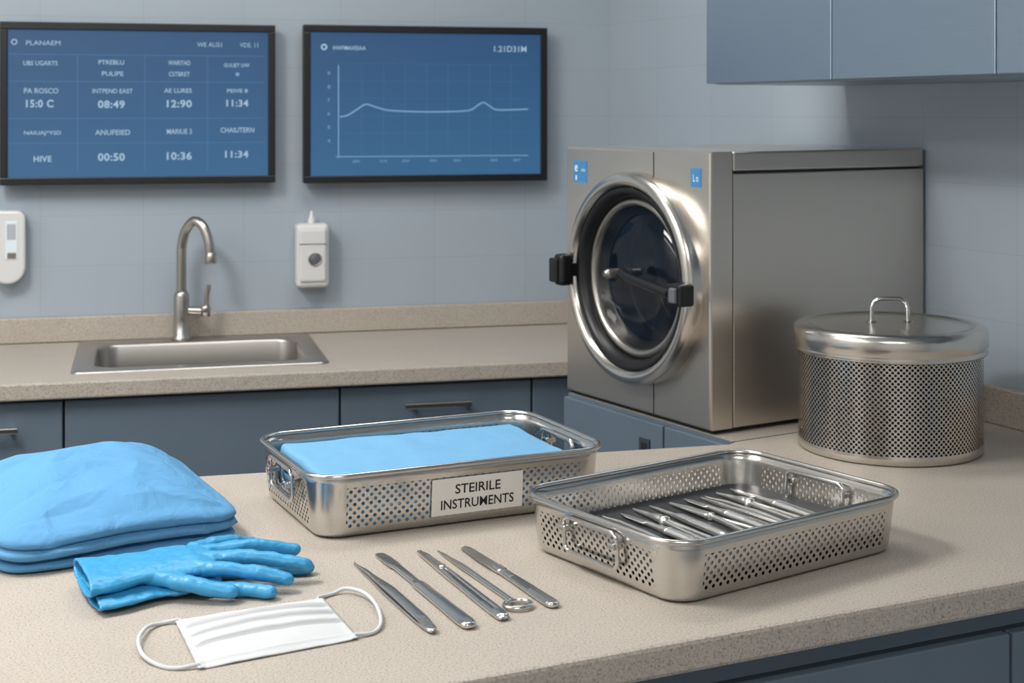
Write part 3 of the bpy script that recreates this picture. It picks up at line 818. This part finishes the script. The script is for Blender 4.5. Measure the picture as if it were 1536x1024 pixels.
# ------------------------------------------------------------------ instruments
def blade(nm, secs, mat, parent, n=14, exp=.7, x=0, z=0, rot=None, ridges=None, L=None, sw=1.0):
    sm = []
    K = 90 if ridges else 40
    for i in range(K + 1):
        t = i / K
        for a, b_ in zip(secs[:-1], secs[1:]):
            if a[0] <= t <= b_[0] + 1e-9:
                f = (t - a[0]) / (b_[0] - a[0]); f = f * f * (3 - 2 * f)
                v = [a[q] * (1 - f) + b_[q] * f for q in range(1, 5)]
                break
        hw, ht, xo, zo = v
        if ridges and ridges[0] < t < ridges[1] and i % 2: ht *= .72; hw *= .97
        sm.append((Vector(((x + xo) * sw, -t * L, (z + zo) * sw)), Vector((1, 0, 0)), Vector((0, 0, 1)), hw * sw, ht * sw))
    v, f = loft(sm, n, exp)
    return mk(nm, v, f, mat, parent, rot=rot)
def inst(nm, p0, p1, kind, z=.9005, parent=None):
    a = Vector(p0); b_ = Vector(p1); d_ = b_ - a; L = d_.length
    ang = math.atan2(d_.y, d_.x) + math.pi / 2
    if parent: e_ = empty(nm, (a.x, a.y, z), ang, parent)
    else: e_ = empty(nm, (a.x, a.y, z), ang)
    S = 1.45
    if kind == 'tweezers':
        blade('arm_lower', [(0, .0009, .0008, 0, .001), (.2, .0028, .0012, 0, .0014), (.5, .0062, .0016, 0, .0018), (.85, .0070, .0016, 0, .002), (.97, .0062, .0016, 0, .003), (1, .0035, .0012, 0, .003)], M_chrome, e_, L=L)
        blade('arm_upper', [(0, .0009, .0008, 0, .003), (.2, .0028, .0012, 0, .006), (.5, .0062, .0016, 0, .0085), (.85, .0070, .0018, 0, .007), (.97, .0062, .0016, 0, .0045), (1, .0035, .0012, 0, .004)], M_chrome, e_, L=L, ridges=(.35, .9))
    elif kind == 'knife':
        blade('blade', [(0, .0030, .0008, 0, .0016), (.04, .0068, .0014, 0, .002), (.2, .0080, .0018, 0, .0025), (.42, .0080, .002, 0, .003), (.47, .0055, .0028, 0, .0035)] + [(1, .0055, .0028, 0, .0035)], M_chrome, e_, L=L * .47)
        blade('handle', [(0, .0050, .0028, 0, .0035), (.08, .0078, .0036, 0, .0038), (.5, .0085, .0038, 0, .004), (.9, .0098, .0038, 0, .004), (.97, .0085, .0034, 0, .0038), (1, .0045, .0022, 0, .0036)], M_chrome, e_, L=L * .56).location = (0, -L * .44, 0)
    elif kind == 'forceps':
        for k, sx in enumerate((-1, 1)):
            blade('arm_%d' % k, [(0, .0014, .0016, sx * .0016, .0022), (.1, .0026, .0024, sx * .0028, .003), (.45, .0032, .003, sx * .0042, .0035), (.9, .0036, .003, sx * .0045, .0035), (1, .0028, .002, sx * .0030, .0032)], M_chrome, e_, L=L, ridges=(.45, .8))
        lathe('hinge', [(.001, .0085), (.004, .0085), (.0048, .0065), (.0048, .001)], M_chrome, e_, c=(0, -L * .3, 0), n=20)
        blade('end_block', [(0, .004, .0028, 0, .0035), (.2, .0078, .0036, 0, .0038), (.8, .0078, .0036, 0, .0038), (1, .004, .0028, 0, .0035)], M_chrome, e_, L=L * .1).location = (0, -L * .9, 0)
    elif kind == 'probe':
        blade('shaft', [(0, .0008, .0008, 0, .0012), (.1, .0026, .0014, 0, .002), (.35, .0042, .0024, 0, .003), (.6, .0034, .0026, 0, .003), (1, .003, .0024, 0, .003)], M_chrome, e_, L=L * .88)
        pts = [(.0155 * math.cos(2 * math.pi * i / 28), -L * .93 + .0135 * math.sin(2 * math.pi * i / 28), .0034) for i in range(28)]
        tube('finger_ring', pts, .0026, M_chrome, e_, cyclic=True)
    elif kind == 'scalpel':
        blade('blade', [(0, .0022, .0006, .003, .0016), (.08, .0070, .001, .001, .002), (.6, .0085, .0012, 0, .0024), (.9, .0085, .0016, 0, .003), (1, .005, .002, 0, .003)], M_steel_dk, e_, L=L * .42)
        blade('collar', [(0, .0045, .0025, 0, .0032), (.3, .0075, .0034, 0, .0036), (.8, .0070, .0036, 0, .0036), (1, .005, .003, 0, .0036)], M_chrome, e_, L=L * .12).location = (0, -L * .36, 0)
        blade('handle', [(0, .0050, .0026, 0, .0034), (.1, .0062, .0032, 0, .0036), (.6, .0080, .0034, 0, .0036), (.92, .0086, .0034, 0, .0036), (.98, .0070, .003, 0, .0034), (1, .0040, .002, 0, .0032)], M_chrome, e_, L=L * .56, ridges=(.25, .6)).location = (0, -L * .44, 0)
    elif kind == 'mini_tweezers':
        for k, sx in enumerate((-1, 1)):
            blade('arm_%d' % k, [(0, .0007, .0010, sx * .0026, .0014), (.25, .0014, .0020, sx * .0045, .0024), (.6, .0022, .0028, sx * .0042, .0032), (.92, .0024, .0028, sx * .0020, .0032), (1, .0018, .0018, sx * .0006, .003)], M_inst, e_, L=L, sw=S)
    elif kind == 'clamp':
        blade('jaws', [(0, .0008, .0010, 0, .0016), (.5, .0022, .0020, 0, .0026), (.9, .0046, .0032, 0, .0036), (1, .0040, .0030, 0, .0036)], M_inst, e_, L=L * .36, sw=S)
        lathe('joint', [(.001, .0108), (.0040, .0108), (.0066, .0088), (.0070, .001)], M_inst, e_, c=(0, -L * .37, 0), n=20)
        for k, sx in enumerate((-1, 1)):
            o = blade('shank_%d' % k, [(0, .0018, .0020, sx * .0016, .0032), (.4, .0016, .0020, sx * .0034, .003), (.95, .0022, .0024, sx * .0044, .003), (1, .0012, .0014, sx * .0044, .003)], M_inst, e_, L=L * .62, sw=S)
            o.location = (0, -L * .38, 0)
    elif kind == 'handle_blade':
        blade('blade', [(0, .0008, .0005, .0018, .0014), (.3, .0034, .0008, .0006, .002), (.9, .0040, .0010, 0, .0026), (1, .0026, .0016, 0, .003)], M_inst, e_, L=L * .30, sw=S)
        blade('neck', [(0, .0022, .0018, 0, .0030), (.5, .0026, .0020, 0, .003), (1, .0040, .0026, 0, .0032)], M_inst, e_, L=L * .2, sw=S).location = (0, -L * .28, 0)
        blade('handle', [(0, .0036, .0024, 0, .0032), (.1, .0054, .0030, 0, .0034), (.9, .0056, .0030, 0, .0034), (1, .0030, .0018, 0, .0032)], M_inst, e_, L=L * .54, ridges=(.1, .5), sw=S).location = (0, -L * .46, 0)
    elif kind == 'scissors':
        for k, sx in enumerate((-1, 1)):
            blade('blade_%d' % k, [(0, .0008, .0008, sx * .0008, .002), (.5, .0024, .0014, sx * .0020, .003), (.95, .0030, .0022, sx * .0016, .0034), (1, .002, .002, 0, .0034)], M_inst, e_, L=L * .42, sw=S)
            o = blade('shank_%d' % k, [(0, .0020, .0022, 0, .0034), (1, .0018, .0020, sx * .0060, .0032)], M_inst, e_, L=L * .40, sw=S); o.location = (0, -L * .42, 0)
            pts = [(sx * .0098 + .0075 * math.cos(2 * math.pi * i / 24), -L * .885 + .0120 * math.sin(2 * math.pi * i / 24), .0044) for i in range(24)]
            tube('finger_ring_%d' % k, pts, .0022, M_inst, e_, cyclic=True)
        lathe('screw', [(.001, .0098), (.0036, .0098), (.0046, .0080), (.0046, .001)], M_inst, e_, c=(0, -L * .42, 0), n=20)
    elif kind == 'thin':
        blade('shaft', [(0, .0008, .0008, 0, .001), (.12, .0014, .0014, 0, .0018), (.3, .0018, .0018, 0, .0024), (.42, .0036, .0030, 0, .0034), (.9, .0038, .0032, 0, .0035), (.95, .0020, .002, 0, .003), (1, .0012, .0012, 0, .003)], M_inst, e_, L=L, sw=S)
    return e_
inst('tweezers', (.248, 1.772), (.296, 1.517), 'tweezers')
inst('surgical_knife', (.283, 1.807), (.337, 1.521), 'knife')
inst('surgical_forceps', (.333, 1.801), (.378, 1.538), 'forceps')
inst('surgical_probe', (.357, 1.800), (.406, 1.560), 'probe')
inst('scalpel', (.390, 1.809), (.442, 1.563), 'scalpel')

si = empty('surgical_instrument_set', T2C, T2R)
kinds = ['clamp', 'mini_tweezers', 'handle_blade', 'clamp', 'thin', 'scissors', 'handle_blade', 'mini_tweezers', 'clamp', 'handle_blade']
for i, kd in enumerate(kinds):
    x = -.120 + .0290 * i
    j = random.uniform(-.010, .006)
    L = random.uniform(.180, .205)
    y1 = .120 - random.uniform(0, .014)
    inst('instrument_%d' % (i + 1), (x, y1), (x - .018 + j, y1 - L), kd, z=.0282, parent=si)

# ------------------------------------------------------------------ lights
M_panel = plain('light_panel', (240, 240, 240), .5, emit=(255, 252, 247), es=5)
def ceil_light(nm, x, y, sx, sy, power, col=(1, .985, .965)):
    e_ = empty(nm, (x, y, 2.6))
    box('frame', (-sx / 2 - .02, -sy / 2 - .02, -.03), (sx / 2 + .02, sy / 2 + .02, 0), M_white, e_, bevel=.003)
    box('diffuser', (-sx / 2, -sy / 2, -.034), (sx / 2, sy / 2, -.03), M_panel, e_, bevel=0)
    l = bpy.data.lights.new(nm + '_lamp', 'AREA'); l.shape = 'RECTANGLE'; l.size = sx; l.size_y = sy; l.energy = power; l.color = col
    o = bpy.data.objects.new('lamp', l); scene.collection.objects.link(o); o.parent = e_; o.location = (0, 0, -.04)
ceil_light('unseen_ceiling_light', -.75, 1.95, .45, .8, 38)
ceil_light('unseen_ceiling_light', .1, -.2, 1.0, .5, 22)  # added fill panel behind the camera, out of view
ceil_light('unseen_ceiling_light', .45, 2.6, .9, .4, 7)
ceil_light('unseen_ceiling_light', -1.85, 1.2, .3, 2.6, 22)  # added strip, out of view, put in for highlights on left-facing metal

w_ = bpy.data.worlds.new('World'); scene.world = w_; w_.use_nodes = True
w_.node_tree.nodes['Background'].inputs[0].default_value = (.3, .36, .45, 1)
w_.node_tree.nodes['Background'].inputs[1].default_value = .3

# ------------------------------------------------------------------ camera
cam = bpy.data.cameras.new('camera'); co = bpy.data.objects.new('camera', cam)
scene.collection.objects.link(co); scene.camera = co
co.location = (0, 0, 1.45)
co.rotation_euler = (math.pi / 2, 0, -math.radians(14.1))
cam.sensor_width = 36; cam.lens = 2200 / 1536 * 36
cam.shift_y = -(512 - 168) / 1536
cam.clip_start = .05
cam.dof.use_dof = True; cam.dof.focus_distance = 1.85; cam.dof.aperture_fstop = 9
